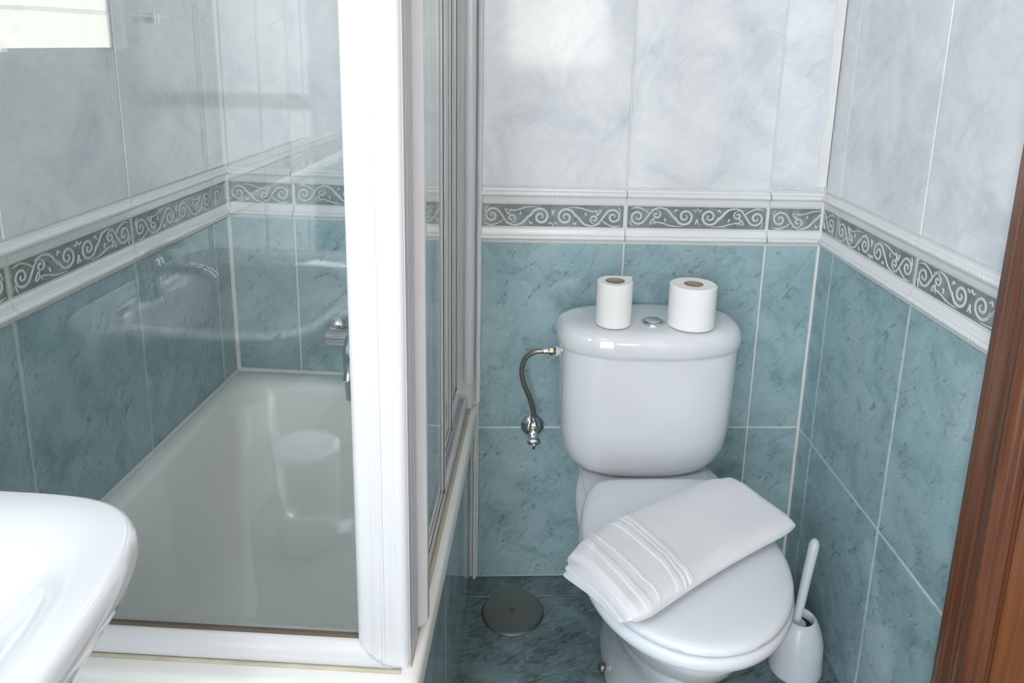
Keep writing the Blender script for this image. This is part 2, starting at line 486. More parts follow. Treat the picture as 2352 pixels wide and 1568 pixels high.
def place(name, me, parent, x, z, y=0.0):
    o = bpy.data.objects.new(name, me); COL.objects.link(o)
    o.parent = parent; o.location = (x, y, z)
    return o
ROWS_M = [ZM, ZM+0.452, ZM+0.904, HC]
def tile_wall(wall, cols, zfoot=0.0, hole=None, phase=0, lower=True, align=None):
    """cols: joint positions along the wall; rows as in the photo.  align[i]: -1 / +1 = cut piece keeps its left / right end"""
    g = 0.0042
    for i in range(len(cols)-1):
        a, b = cols[i], cols[i+1]
        w = b-a; cx = (a+b)/2
        if lower and zfoot < ZJ-0.02:
            h = ZJ-zfoot
            place('teal_tile', tile_mesh('teal', w-g, h-g), wall, cx, zfoot+h/2)
        z0 = max(ZJ, zfoot)
        place('teal_tile', tile_mesh('teal', w-g, ZT-z0-g), wall, cx, (ZT+z0)/2)
        place('rope_trim', trim_mesh(w-0.003, ZB0-ZT-0.003, True), wall, cx, (ZB0+ZT)/2-0.001)
        place('rope_trim', trim_mesh(w-0.003, ZM-ZB1-0.003, False), wall, cx, (ZM+ZB1)/2+0.0005)
        gb = 0.0092 if w > 0.2 else 0.006
        bt = place('border_tile', tile_mesh('border', w-gb, ZB1-ZB0-0.001), wall, cx, (ZB0+ZB1)/2, -0.0004)
        hw = (w-gb)/2
        s = (align or {}).get(i, 0)
        full = (TW-gb)/2
        x0, x1 = (-hw, hw) if s == 0 else ((-full, -full+2*hw) if s < 0 else (full-2*hw, full))
        place('scroll_relief', relief_mesh(max(x0, -full), min(x1, full), (i+phase) % 2 == 1), bt, 0, 0)
        for k in range(len(ROWS_M)-1):
            z0, z1 = ROWS_M[k], ROWS_M[k+1]
            if hole and cx+w/2 > hole[0] and cx-w/2 < hole[1] and z1 > hole[2] and z0 < hole[3]: continue
            place('marble_tile', tile_mesh('marble', w-g*0.8, z1-z0-g*0.8), wall, cx, (z0+z1)/2)

def slab(name, u0_, u1_, z0, z1, loc, rotz, label, th=0.08, mat='grout', y0=0.0016):
    o = box(name, u0_, u1_, y0, y0+th, z0, z1, mat, None, loc=loc, rot=(0, 0, rotz))
    return tag(o, label, 'wall', kind='structure')

# ------------------------------------------------------------------ room shell
J0, J1, J2 = -0.0457, 0.2743, 0.5943
wall_back = slab('wall_back', J0-0.018, XR+0.10, 0, HC, (0, 0, 0), 0, 'tiled wall with scroll border behind the toilet', th=0.30)
tile_wall(wall_back, [J0, J1, J2, XR-0.0005], align={2: -1})
wall_right = slab('wall_right', -0.1, 0.655, 0, HC, (XR, 0, 0), R(-90), 'tiled wall with scroll border right of the toilet, up to the wooden door')
tile_wall(wall_right, [0.0005, 0.0739, 0.3939, 0.655], phase=1, align={0: 1, 2: -1})
slab('wall_right_rear', 1.475, -YR+0.08, 0, HC, (XR, 0, 0), R(-90), 'plain white wall between the wooden door and the window wall', mat='plaster', y0=0.0)
slab('wall_right_lintel', 0.655, 1.475, 2.07, HC, (XR, 0, 0), R(-90), 'plain white wall strip above the wooden door', mat='plaster', y0=0.0)
wall_left = from_py('wall_left', join(*[((lambda x0, x1, z0, z1: ([(x, y, z) for x in (x0, x1) for y in (0.0016, 0.0816) for z in (z0, z1)],
    [(0, 1, 3, 2), (4, 6, 7, 5), (0, 4, 5, 1), (2, 3, 7, 6), (0, 2, 6, 4), (1, 5, 7, 3)]))(*q)) for q in
    ((-3.0, -WIN2[1], 0, HC), (-WIN2[0], 0.08, 0, HC), (-WIN2[1], -WIN2[0], 0, WIN2[2]), (-WIN2[1], -WIN2[0], WIN2[3], HC))]), 'grout', None, 0, S0, (0, 0, R(90)+TH))
tag(wall_left, 'tiled wall with scroll border left of the bathtub and washbasin', 'wall', kind='structure')
win2 = box('window_2', -WIN2[1], -WIN2[0], 0.060, 0.068, WIN2[2], WIN2[3], 'pane_side', None, loc=S0, rot=(0, 0, R(90)+TH))
tag(win2, 'frosted window in the left wall beyond the washbasin', 'window', kind='structure')
for q in ((-WIN2[1], -WIN2[1]+0.04, WIN2[2], WIN2[3]), (-WIN2[0]-0.04, -WIN2[0], WIN2[2], WIN2[3]), (-WIN2[1]+0.0405, -WIN2[0]-0.0405, WIN2[2], WIN2[2]+0.04), (-WIN2[1]+0.0405, -WIN2[0]-0.0405, WIN2[3]-0.04, WIN2[3])):
    box('window_frame', q[0], q[1], 0.03, 0.059, q[2], q[3], 'alu', win2, 0.002)
lc = [-0.0005, -0.0749]
while lc[-1] > -2.7: lc.append(lc[-1]-TW)
tile_wall(wall_left, lc[::-1], phase=0, hole=(-2.30, -1.69, 1.45, 1.85), align={len(lc)-2: -1})
wall_alcove = slab('wall_alcove', -0.02, 0.62, 0, HC, S0, TH, 'tiled wall with scroll border at the far end of the bathtub, carrying the chrome mixer')
tile_wall(wall_alcove, [0.0005, 0.1612, 0.4812, 0.612], phase=0, align={0: 1, 2: -1})

floor = box('floor', -1.05, XR+0.02, YR-0.02, 0.32, -0.05, -0.0012, 'grout_floor')
tag(floor, 'dark teal marbled tile floor around the toilet', 'floor', kind='structure')
fx = [-1.0, -0.575, -0.255, 0.065, 0.385, 0.705, XR]
fy = [0.0, -0.070, -0.390, -0.710, -1.030, -1.350, -1.670, -1.990, -2.310, YR]
_ft = {}
for i in range(len(fx)-1):
    for j in range(len(fy)-1):
        w, h = fx[i+1]-fx[i]-0.003, fy[j]-fy[j+1]-0.003
        k = (round(w, 4), round(h, 4))
        if k not in _ft:
            bm = box_bm(-w/2, w/2, -h/2, h/2, -0.008, 0, 0.0009, 1)
            me = bpy.data.meshes.new('floor_tile'); bm.to_mesh(me); bm.free(); me.materials.append(MT['floor']); _ft[k] = me
        o = bpy.data.objects.new('floor_tile', _ft[k]); COL.objects.link(o); o.parent = floor
        o.location = ((fx[i]+fx[i+1])/2, (fy[j]+fy[j+1])/2, 0)
ceiling = box('ceiling', -1.1, XR+0.1, YR-0.1, 0.4, HC, HC+0.06, 'plaster')
tag(ceiling, 'flat white painted ceiling', 'ceiling', kind='structure')
# rear wall with the window opening
V, F = [], []
def bx(x0, x1, y0, y1, z0, z1):
    v = [(x, y, z) for x in (x0, x1) for y in (y0, y1) for z in (z0, z1)]
    return v, [(0, 1, 3, 2), (4, 6, 7, 5), (0, 4, 5, 1), (2, 3, 7, 6), (0, 2, 6, 4), (1, 5, 7, 3)]
wr = from_py('wall_rear', join(bx(-1.1, GD[0], YR-0.1, YR, 0, HC), bx(GD[1], WIN[0], YR-0.1, YR, 0, HC), bx(WIN[1], XR+0.08, YR-0.1, YR, 0, HC),
             bx(GD[0], GD[1], YR-0.1, YR, GD[3], HC), bx(WIN[0], WIN[1], YR-0.1, YR, 0, WIN[2]), bx(WIN[0], WIN[1], YR-0.1, YR, WIN[3], HC)), 'plaster')
gd = empty('door_2', (GD[0], YR-0.05, 0))
tag(gd, 'white framed glazed door with bright frosted panes, behind the viewer', 'door', kind='structure')
W_ = GD[1]-GD[0]
for q in ((0, 0.06, 0, GD[3]), (W_-0.06, W_, 0, GD[3]), (0.0605, W_-0.0605, 0, 0.12), (0.0605, W_-0.0605, GD[3]-0.08, GD[3]), (0.0605, W_-0.0605, 1.0, 1.06)):
    box('door_frame', q[0], q[1], -0.025, 0.025, q[2], q[3], 'alu', gd, 0.003)
for z0, z1 in ((0.121, 0.999), (1.061, GD[3]-0.081)):
    box('door_pane', 0.061, W_-0.061, -0.005, 0.003, z0, z1, 'pane_door', gd)
tag(wr, 'plain white wall with the glazed door, facing the toilet', 'wall', kind='structure')
win = box('window_1', WIN[0], WIN[1], YR-0.075, YR-0.065, WIN[2], WIN[3], 'pane')
tag(win, 'small frosted window in the rear wall beside the glazed door', 'window', kind='structure')
from_py('window_frame', join(bx(WIN[0], WIN[0]+0.04, YR-0.08, YR-0.04, WIN[2], WIN[3]), bx(WIN[1]-0.04, WIN[1], YR-0.08, YR-0.04, WIN[2], WIN[3]),
        bx(WIN[0], WIN[1], YR-0.08, YR-0.04, WIN[2], WIN[2]+0.04), bx(WIN[0], WIN[1], YR-0.08, YR-0.04, WIN[3]-0.04, WIN[3]),
        ), 'alu', win)

# corner silicone beads
def trim(name, vf, mat, label, smooth=0):
    o = from_py(name, vf, mat, None, smooth)
    return tag(o, label, 'trim', kind='structure')
def wobble(path, amp, seed):
    return [Vector(p)+Vector((noise.noise((i*0.35, seed, 0))*amp, noise.noise((i*0.35, seed, 5))*amp, 0)) for i, p in enumerate(path)]
trim('trim_1', tube(wobble([(XR-0.002, -0.002, z) for z in [k*0.02 for k in range(0, 49)]], 0.0012, 1), 0.0042, 8), 'silicone', 'white sealed corner joint right of the toilet, below the border')
# smeared sealant up the right-hand corner of the pale tiles
sm = []
for k in range(60):
    z = ZM+0.012+k*(HC-ZM-0.02)/59
    wv = 0.022+0.010*noise.noise((k*0.22, 3.3, 0))+0.004*noise.noise((k*0.9, 1.3, 0))
    sm.append([(XR+0.001, -0.0005, z), (XR-0.003, -0.006, z), (XR-wv*0.5, -0.003-0.0008*noise.noise((k*0.8, 9, 0)), z), (XR-wv, -0.0012, z), (XR-wv-0.001, 0.002, z)])
trim('trim_2', loft(sm, False, False, closed=False), 'silicone', 'smeared white sealant up the corner of the pale tiles right of the toilet', 60)
trim('trim_3', tube([S0+Vector((0.003, -0.004, z)) for z in (TUBZ, 0.8, 1.2, HC)], 0.006, 8), 'silicone', 'white sealed corner joint above the far left corner of the bathtub')
trim('trim_4', tube([S0+Matrix.Rotation(TH, 3, 'Z') @ Vector((x, -0.003, TUBZ+0.001)) for x in [k*0.03 for k in range(0, 21)]], 0.006, 8), 'silicone', 'white sealant bead along the far rim of the bathtub')
trim('trim_5', tube([S0+Matrix.Rotation(TH, 3, 'Z') @ Vector((0.003, -y, TUBZ+0.001)) for y in [k*0.03 for k in range(0, 31)]], 0.005, 8), 'silicone', 'white sealant bead along the left rim of the bathtub')
trim('trim_6', tube(wobble([(J0-0.006, -0.003, z) for z in [k*0.02 for k in range(0, 24)]], 0.0016, 7), 0.0045, 8), 'silicone', 'pale sealed joint between the bathtub side and the toilet wall')
trim('trim_7', tube(wobble([(J0-0.001, -0.004, z) for z in [0.47+k*0.03 for k in range(0, 52)]], 0.0012, 4), 0.0062, 8), 'silicone', 'white sealant bead beside the shower wall profile')

# ------------------------------------------------------------------ wooden door on the right wall
door = empty('door_1', (XR, -0.633, 0), R(-90))     # local x runs towards the viewer, local -y into the room
tag(door, 'brown varnished wooden door with moulded casing at the right edge', 'door', kind='structure')
def casing_profile():
    # (x along wall, depth into the room)
    p = [(0, 0), (0, 0.016), (0.004, 0.019), (0.020, 0.020), (0.023, 0.017), (0.026, 0.020), (0.042, 0.021), (0.046, 0.018), (0.050, 0.021), (0.062, 0.022), (0.067, 0.019), (0.070, 0.019)]
    for k in range(9):
        a = math.pi*k/8
        p.append((0.084-0.013*math.cos(a), 0.019+0.013*math.sin(a)))
    p += [(0.099, 0.016), (0.104, 0.012), (0.108, 0.014), (0.112, 0.012), (0.112, 0)]
    return p
CP = casing_profile()
from_py('door_casing', prism([(x, -d) for x, d in CP], 0, 2.10), 'wood', door, 35)
from_py('door_casing', prism([(0.93-x, -d) for x, d in CP], 0, 2.10), 'wood', door, 35)
V, F = loft([[(x, -d, 2.10-0.112+q) for d, q in [(dd, 0.112-xx) for xx, dd in CP]] for x in (0.112, 0.93-0.112)])
from_py('door_casing', (V, F), 'wood', door, 35)
leaf = box('door_leaf', 0.112, 0.818, -0.012, 0.028, 0.006, 1.988, 'wood_leaf', door, 0.002)
for z0, z1 in ((0.14, 0.92), (1.08, 1.86)):
    box('door_panel', 0.215, 0.715, -0.020, -0.010, z0, z1, 'wood_leaf', leaf, 0.006, 2)
from_py('door_handle', join(revolve([(0.026, -0.014), (0.026, -0.020), (0.010, -0.022), (0.009, -0.050)], 24, (0.770, 0, 1.0), 'y'),
        tube([(0.770, -0.048, 1.0), (0.74, -0.052, 1.0), (0.67, -0.050, 0.998)], 0.008, 12)), 'brass', leaf, 40)

# ------------------------------------------------------------------ bathtub
SH = lambda name: empty(name, S0, TH)                 # frame of the bath corner: x = a, y = -b
AE = lambda b, d=0.0: 0.6205+0.0295*b+d               # right-hand tub edge, slightly out of square
BF = 0.935                                            # front edge of the tub
tub = SH('bathtub')
tag(tub, 'ivory enamel bathtub with teal tiled side, under the white shower enclosure', 'bathtub')
def rrect(x0, x1, y0, y1, r, z, n=10, skew=0.0):
    pts = []
    for cx, cy, a0 in ((x1-r, y1-r, 0), (x0+r, y1-r, 90), (x0+r, y0+r, 180), (x1-r, y0+r, 270)):
        for k in range(n+1):
            a = R(a0+90*k/n)
            x, y = cx+r*math.cos(a), cy+r*math.sin(a)
            pts.append((x + (0.0295*(-y) if x > 0.3 else 0)*skew, y, z))
    return pts
X1 = 0.6205
rings = [rrect(0.002, X1, -BF, -0.002, 0.018, TUBZ-0.040, skew=1),
         rrect(0.001, X1, -BF-0.001, -0.002, 0.020, TUBZ-0.012, skew=1),
         rrect(0.002, X1-0.002, -BF+0.001, -0.003, 0.020, TUBZ-0.004, skew=1),
         rrect(0.006, X1-0.008, -BF+0.007, -0.006, 0.020, TUBZ, skew=1),
         rrect(0.032, X1-0.052, -BF+0.058, -0.050, 0.075, TUBZ, skew=1),
         rrect(0.040, X1-0.060, -BF+0.066, -0.060, 0.080, TUBZ-0.006, skew=1),
         rrect(0.046, X1-0.066, -BF+0.072, -0.068, 0.085, TUBZ-0.020, skew=1),
         rrect(0.066, X1-0.080, -BF+0.092, -0.100, 0.100, TUBZ-0.15, skew=1),
         rrect(0.090, X1-0.100, -BF+0.120, -0.140, 0.110, TUBZ-0.28, skew=1),
         rrect(0.120, X1-0.130, -BF+0.160, -0.185, 0.110, TUBZ-0.335, skew=1),
         rrect(0.170, X1-0.180, -BF+0.220, -0.240, 0.090, TUBZ-0.350, skew=1)]
from_py('tub_shell', loft(rings, False, True), 'enamel', tub, 60)
from_py('tub_waste', revolve([(0.030, 0), (0.030, 0.003), (0.022, 0.004), (0.010, 0.002), (0.002, 0.002)], 28, (0.31, -0.68, TUBZ-0.349)), 'chrome', tub, 40)
# tiled side of the tub
ang = math.atan(0.0295)
core = box('tiled_apron', 0, BF-0.1490, 0.0016, 0.03, 0, TUBZ-0.036, 'grout', tub, loc=(AE(BF, -0.012), -BF, 0), rot=(0, 0, R(90)+ang))
for a0, a1 in ((0.0, 0.037), (0.037, 0.357), (0.357, 0.677), (0.677, BF-0.1495)):
    place('teal_tile', tile_mesh('teal', a1-a0-0.003, ZJ-0.006), core, (a0+a1)/2, ZJ/2)
core2 = box('tiled_apron', 0.0, 0.60, 0.0016, 0.03, 0, TUBZ-0.036, 'grout', tub, loc=(0.02, -BF+0.012, 0))
for a0, a1 in ((0.0, 0.29), (0.29, 0.60)):
    place('teal_tile', tile_mesh('teal', a1-a0-0.003, ZJ-0.006), core2, (a0+a1)/2, ZJ/2)

# ------------------------------------------------------------------ shower enclosure
enc = SH('shower_enclosure')
tag(enc, 'white framed shower enclosure with clear glass standing on the bathtub rim', 'shower enclosure')
ZTOP = 1.92
# corner post: fluted front face, rounded outer corner
pf = [(0.563, -0.882), (0.563, -0.898), (0.566, -0.902)]
for c, w, h in ((0.573, 0.0045, 0.0012), (0.589, 0.004, 0.0014), (0.598, 0.003, 0.0012), (0.613, 0.004, 0.0010)):
    pf += [(c-w, -0.9035), (c-w*0.5, -0.9035-h), (c+w*0.5, -0.9035-h), (c+w, -0.9035)]
for k in range(7):
    a = R(-90+90*k/6)
    pf.append((0.620+0.0125*math.cos(a), -0.891+0.0125*math.sin(a)))
pf += [(0.632, -0.884)]
for k, yy in enumerate((-0.880, -0.872, -0.864)):
    pf += [(0.632, yy), (0.6295, yy+0.001), (0.6295, yy+0.004), (0.632, yy+0.005)]
pf += [(0.632, -0.852), (0.610, -0.852), (0.610, -0.882)]
rings = []
for z in (TUBZ-0.004, 0.6, 1.0, 1.5, ZTOP):
    ring = []
    for x, y in pf:
        # mitred foot against the bottom rail
        zz = z
        if z < 0.5:
            tt = min(1, max(0, (0.612-x)/(0.612-0.563)))
            zz = TUBZ+0.0005+0.037*tt**1.3
        ring.append((x, y, zz))
    rings.append(ring)
from_py('corner_post', loft(rings), 'alu', enc, 35)
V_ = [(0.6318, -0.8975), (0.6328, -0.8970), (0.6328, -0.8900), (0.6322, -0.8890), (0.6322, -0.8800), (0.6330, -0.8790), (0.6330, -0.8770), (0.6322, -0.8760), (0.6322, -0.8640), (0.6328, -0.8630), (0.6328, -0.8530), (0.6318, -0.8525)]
from_py('side_shade_strip', prism(V_, TUBZ+0.004, ZTOP-0.001), 'alu_shade', enc, 20)  # thin grey overlay, paints the shade on the post's right face
# front bottom rail with its own rounded profile
rp = [(-0.878, 0.0), (-0.905, 0.0), (-0.908, 0.006), (-0.908, 0.018), (-0.905, 0.028), (-0.899, 0.034), (-0.893, 0.0365), (-0.878, 0.0365)]
ring0 = [(0.004, y, TUBZ+z) for y, z in rp]
ring1 = [(0.612-(0.049)*(z/0.037)**0.77, y, TUBZ+z) for y, z in rp]
from_py('bottom_rail', loft([ring0, ring1]), 'alu', enc, 35)
g = box('glass_pane', 0.006, 0.564, -0.888, -0.882, TUBZ+0.037, ZTOP-0.03, 'glass', enc)
box('glazing_gasket', 0.006, 0.563, -0.8935, -0.8885, TUBZ+0.0362, TUBZ+0.0415, 'gasket', enc)
box('top_rail', 0.004, 0.564, -0.908, -0.876, ZTOP-0.035, ZTOP, 'alu', enc, 0.004, 2)
box('wall_profile', 0.0015, 0.016, -0.905, -0.872, TUBZ+0.001, ZTOP, 'alu', enc, 0.003, 2)
# yellowed sealant along the foot of front and side
from_py('foot_sealant', tube([(x, -0.909, TUBZ+0.001) for x in (0.01, 0.2, 0.4, 0.6, 0.622)], 0.0032, 8), 'dirt', enc, 60)
def sidebox(name, d0, d1, b0, b1, z0, z1, mat, parent, bev=0.0, smooth=0):
    """box in the side frame: d = offset from the tub edge, b = distance from the far wall"""
    bm = box_bm(d0, d1, -b1, -b0, z0, z1, bev, 1)
    for v in bm.verts: v.co.x += AE(-v.co.y)
    me = bpy.data.meshes.new(name); bm.to_mesh(me); bm.free(); finish(me, smooth)
    return link(name, me, mat, parent)
from_py('foot_sealant', tube([(AE(b, -0.0165), -b, TUBZ+0.001) for b in (0.16, 0.4, 0.6, 0.8, 0.9)], 0.0042, 8), 'dirt', enc, 60)
# side track (bottom) : outer lip, channel, inner lip
sr = [(-0.020, 0), (-0.0195, 0.030), (-0.022, 0.034), (-0.026, 0.034), (-0.027, 0.022), (-0.036, 0.022), (-0.037, 0.040), (-0.060, 0.040), (-0.062, 0.0)]
from_py('side_track', loft([[(AE(b, d), -b, TUBZ+z) for d, z in sr] for b in (0.156, 0.852)]), 'alu', enc, 30)
sidebox('top_rail', -0.064, -0.016, 0.156, 0.852, ZTOP-0.04, ZTOP, 'alu', enc, 0.003)
# wall profile where the side meets the toilet wall
from_py('wall_profile', tube([(AE(0.165, -0.016), -0.170, z) for z in (TUBZ+0.075, 0.9, 1.4, ZTOP)], 0.0115, 16), 'alu', enc, 50)
sidebox('wall_profile', -0.060, -0.010, 0.152, 0.162, TUBZ+0.002, ZTOP, 'alu', enc, 0.002)
# three sliding doors pushed towards the corner, one behind the other
def sliding(d, b0, b1, z0, front):
    """b0 far end, b1 near end (towards the viewer)"""
    t = 0.010
    dr = sidebox('sliding_door', d-t/2, d+t/2, b0, b0+0.020, z0, ZTOP-0.045, 'alu', enc, 0.0015)   # far stile
    sidebox('near_stile', d-t/2, d+t/2, b1-0.022, b1, z0, ZTOP-0.045, 'alu', dr, 0.0015)
    sidebox('rail', d-t/2, d+t/2, b0+0.0202, b1-0.0222, z0, z0+0.014, 'alu', dr, 0.0012)
    sidebox('rail', d-t/2, d+t/2, b0+0.0202, b1-0.0222, ZTOP-0.075, ZTOP-0.046, 'alu', dr, 0.0012)
    sidebox('pane', d-0.002, d+0.002, b0+0.018, b1-0.020, z0+0.012, ZTOP-0.07, 'glass', dr)
    sidebox('gasket', d+t/2-0.0006, d+t/2+0.0006, b0+0.0195, b0+0.0215, z0+0.013, ZTOP-0.075, 'gasket', dr)
    sidebox('gasket', d+t/2-0.0006, d+t/2+0.0006, b0+0.0195, b1-0.0225, z0+0.0135, z0+0.0152, 'gasket', dr)
    sidebox('rust_spot', d+t/2-0.001, d+t/2+0.001, b0+0.015, b0+0.022, z0+0.010, z0+0.016, 'rust', dr)
    return dr
d1 = sliding(-0.0225, 0.535, 0.850, 0.482, True)
sliding(-0.0345, 0.345, 0.700, 0.500, False)
sliding(-0.0465, 0.180, 0.520, 0.508, False)
# grip profile of the outermost door: face turned to the viewer and a bright fin
from_py('grip', loft([[(AE(b, d), -b, z) for d, b in ((-0.019, 0.842), (-0.0135, 0.842), (-0.004, 0.832), (-0.002, 0.829), (-0.002, 0.815), (-0.005, 0.812), (-0.019, 0.812))] for z in (TUBZ+0.013, 1.0, ZTOP-0.06)]), 'alu', d1, 25)

# ------------------------------------------------------------------ bath mixer on the far wall
mx = SH('bath_mixer')
tag(mx, 'chrome bath mixer on the teal wall at the far end of the bathtub', 'tap')
for a in (0.262, 0.412):
    from_py('escutcheon', revolve([(0.031, -0.001), (0.031, -0.006), (0.028, -0.016), (0.020, -0.026), (0.010, -0.031)], 36, (a, 0, 0.584), 'y'), 'chrome', mx, 50)
    from_py('inlet_nut', revolve([(0.017, -0.028), (0.017, -0.050), (0.014, -0.052)], 6, (a, 0, 0.580), 'y'), 'chrome', mx, 20)
from_py('mixer_body', revolve([(0.012, 0.248), (0.019, 0.252), (0.020, 0.30), (0.024, 0.32), (0.024, 0.355), (0.020, 0.375), (0.019, 0.422), (0.012, 0.426)], 28, (0, -0.060, 0.574), 'x'), 'chrome', mx, 50)
lev = []
for t in range(13):
    k = t/12
    w = 0.020-0.008*k if k > 0.15 else 0.012+0.05*k
    lev.append(sup(w, 0.009-0.003*k, 3, 0.318+0.004*k, -0.085-0.030*math.sin(min(1, k*1.4)*1.57), 0.590-0.150*k, 20))
from_py('lever', loft(lev), 'chrome', mx, 60)
from_py('spout', tube(spline([(0.337, -0.075, 0.560), (0.337, -0.12, 0.548), (0.337, -0.17, 0.540), (0.337, -0.185, 0.520)], 8), 0.012, 14), 'chrome', mx, 60)

# ------------------------------------------------------------------ toilet
TX = 0.318
toi = empty('toilet', (TX, -0.30, 0))
tag(toi, 'white porcelain toilet with cistern against the tiled back wall', 'toilet')
def T(vf): return [(x-TX, y+0.30, z) for x, y, z in vf[0]], vf[1]
# cistern body
rings = []
for z, hw, yf, n in ((0.374, 0.085, -0.150, 2.6), (0.3755, 0.110, -0.164, 2.8), (0.381, 0.133, -0.175, 3.0), (0.393, 0.153, -0.183, 3.1), (0.412, 0.169, -0.189, 3.2),
                     (0.440, 0.1785, -0.194, 3.3), (0.48, 0.183, -0.197, 3.4), (0.56, 0.186, -0.200, 3.4), (0.672, 0.188, -0.202, 3.4)):
    cy = (yf-0.006)/2
    rings.append(sup(hw, (-0.006-yf)/2, n, TX, cy, z, 72))
from_py('cistern', T(loft(rings)), 'porcelain', toi, 50)
# lid
rings = []
for z, gx, gy in ((0.668, -0.006, -0.006), (0.666, 0.000, 0.000), (0.672, 0.003, 0.003), (0.690, 0.004, 0.004), (0.704, 0.000, 0.000), (0.712, -0.007, -0.007), (0.7165, -0.018, -0.018), (0.718, -0.040, -0.036), (0.7195, -0.10, -0.06)):
    rings.append(sup(0.192+gx, 0.104+gy, 2.75, TX-0.001, -0.109, z, 80))
lid = from_py('cistern_lid', T(loft(rings)), 'porcelain', toi, 60)
from_py('button_ring', T(revolve([(0.024, 0.7185), (0.024, 0.7225), (0.0215, 0.7245), (0.0185, 0.7235), (0.0183, 0.7215)], 36, (TX+0.001, -0.146, 0), cap0=False, cap1=False)), 'chrome', lid, 40)
from_py('flush_button', T(revolve([(0.0178, 0.7190), (0.0178, 0.7250), (0.0160, 0.7265), (0.002, 0.7270)], 36, (TX+0.001, -0.146, 0))), 'chrome', lid, 40)
box('maker_mark', 0.466-TX, 0.473-TX, 0.30-0.091, 0.30-0.0875, 0.7115, 0.7150, 'steel', lid)
# bowl and pedestal: egg sections
def egg(hw, yb, yfr, z, n=72, flat=3.2, cx=TX+0.010):
    yc = yb+(yfr-yb)*0.45
    pts = []
    for k in range(n):
        a = 2*math.pi*k/n
        c, s = math.cos(a), math.sin(a)
        if s < 0:   # front half: ellipse
            pts.append((cx+hw*c, yc+(yc-yfr)*s, z))
        else:       # rear half: squarer
            pts.append((cx+hw*math.copysign(abs(c)**(2/flat), c)*(1-0.12*abs(s)**2), yc+(yb-yc)*abs(s)**(2/flat), z))
    return pts
BW = [(0.0, 0.098, -0.10, -0.50), (0.012, 0.098, -0.10, -0.50), (0.05, 0.090, -0.10, -0.485), (0.12, 0.088, -0.09, -0.49), (0.18, 0.102, -0.08, -0.53), (0.24, 0.128, -0.06, -0.585),
      (0.30, 0.150, -0.05, -0.635), (0.340, 0.163, -0.04, -0.662), (0.360, 0.168, -0.035, -0.672), (0.368, 0.166, -0.036, -0.670), (0.371, 0.158, -0.042, -0.66)]
from_py('bowl', T(loft([egg(w, yb, yf, z) for z, w, yb, yf in BW])), 'porcelain', toi, 60)
# deck carrying the cistern
rings = [sup(hw, hd, 5, TX+0.003, -0.165, z, 56) for z, hw, hd in ((0.20, 0.10, 0.13), (0.30, 0.125, 0.135), (0.35, 0.140, 0.138), (0.366, 0.142, 0.140), (0.3735, 0.137, 0.136))]
from_py('cistern_deck', T(loft(rings)), 'porcelain', toi, 50)
# seat ring and closed lid
def seat_out(grow, z, cx=TX+0.011, n=96, yb=-0.240, yfr=-0.694, hw=0.178):
    yc = -0.475
    pts = []
    for k in range(n):
        a = 2*math.pi*k/n
        c, s = math.cos(a), math.sin(a)
        if s < 0: x, y = (hw+grow)*c, yc+((yc-yfr)+grow)*s
        else: x, y = (hw+grow)*math.copysign(abs(c)**(2/8), c)*(1-0.16*abs(s)**(2/3)), yc+((yb-yc)+grow)*abs(s)**(2/5)
        pts.append((cx+x, y, z))
    return pts
seat = from_py('seat', T(loft([seat_out(-0.016, 0.375), seat_out(-0.005, 0.3755), seat_out(0.001, 0.381), seat_out(0.003, 0.389), seat_out(0.002, 0.397), seat_out(-0.002, 0.402), seat_out(-0.02, 0.4025)])), 'plastic', toi, 60)
def notch(ring, cond):
    return [(x, y, z+(0.0042 if cond and abs(x-TX-0.018) < 0.070 and y < -0.6 else 0)) for x, y, z in ring]
slid = from_py('seat_lid', T(loft([notch(seat_out(-0.014, 0.404), True), notch(seat_out(-0.003, 0.404), True), seat_out(0.000, 0.4085), seat_out(-0.0005, 0.414), seat_out(-0.004, 0.4185),
        seat_out(-0.012, 0.4215), seat_out(-0.03, 0.4235), seat_out(-0.07, 0.4250), seat_out(-0.12, 0.4255)])), 'plastic', toi, 60)
for s in (-1, 1):
    from_py('hinge', T(revolve([(0.010, -0.022), (0.011, -0.020), (0.011, 0.020), (0.010, 0.022)], 20, (TX+0.005+s*0.075, -0.244, 0.3945), 'x')), 'plastic', slid, 50)
for s in (-1, 1):
    from_py('floor_bolt', T(revolve([(0.009, 0.0), (0.009, 0.008), (0.006, 0.012), (0.001, 0.013)], 20, (TX+0.010+s*0.102, -0.30, 0.012))), 'steel', toi, 50)

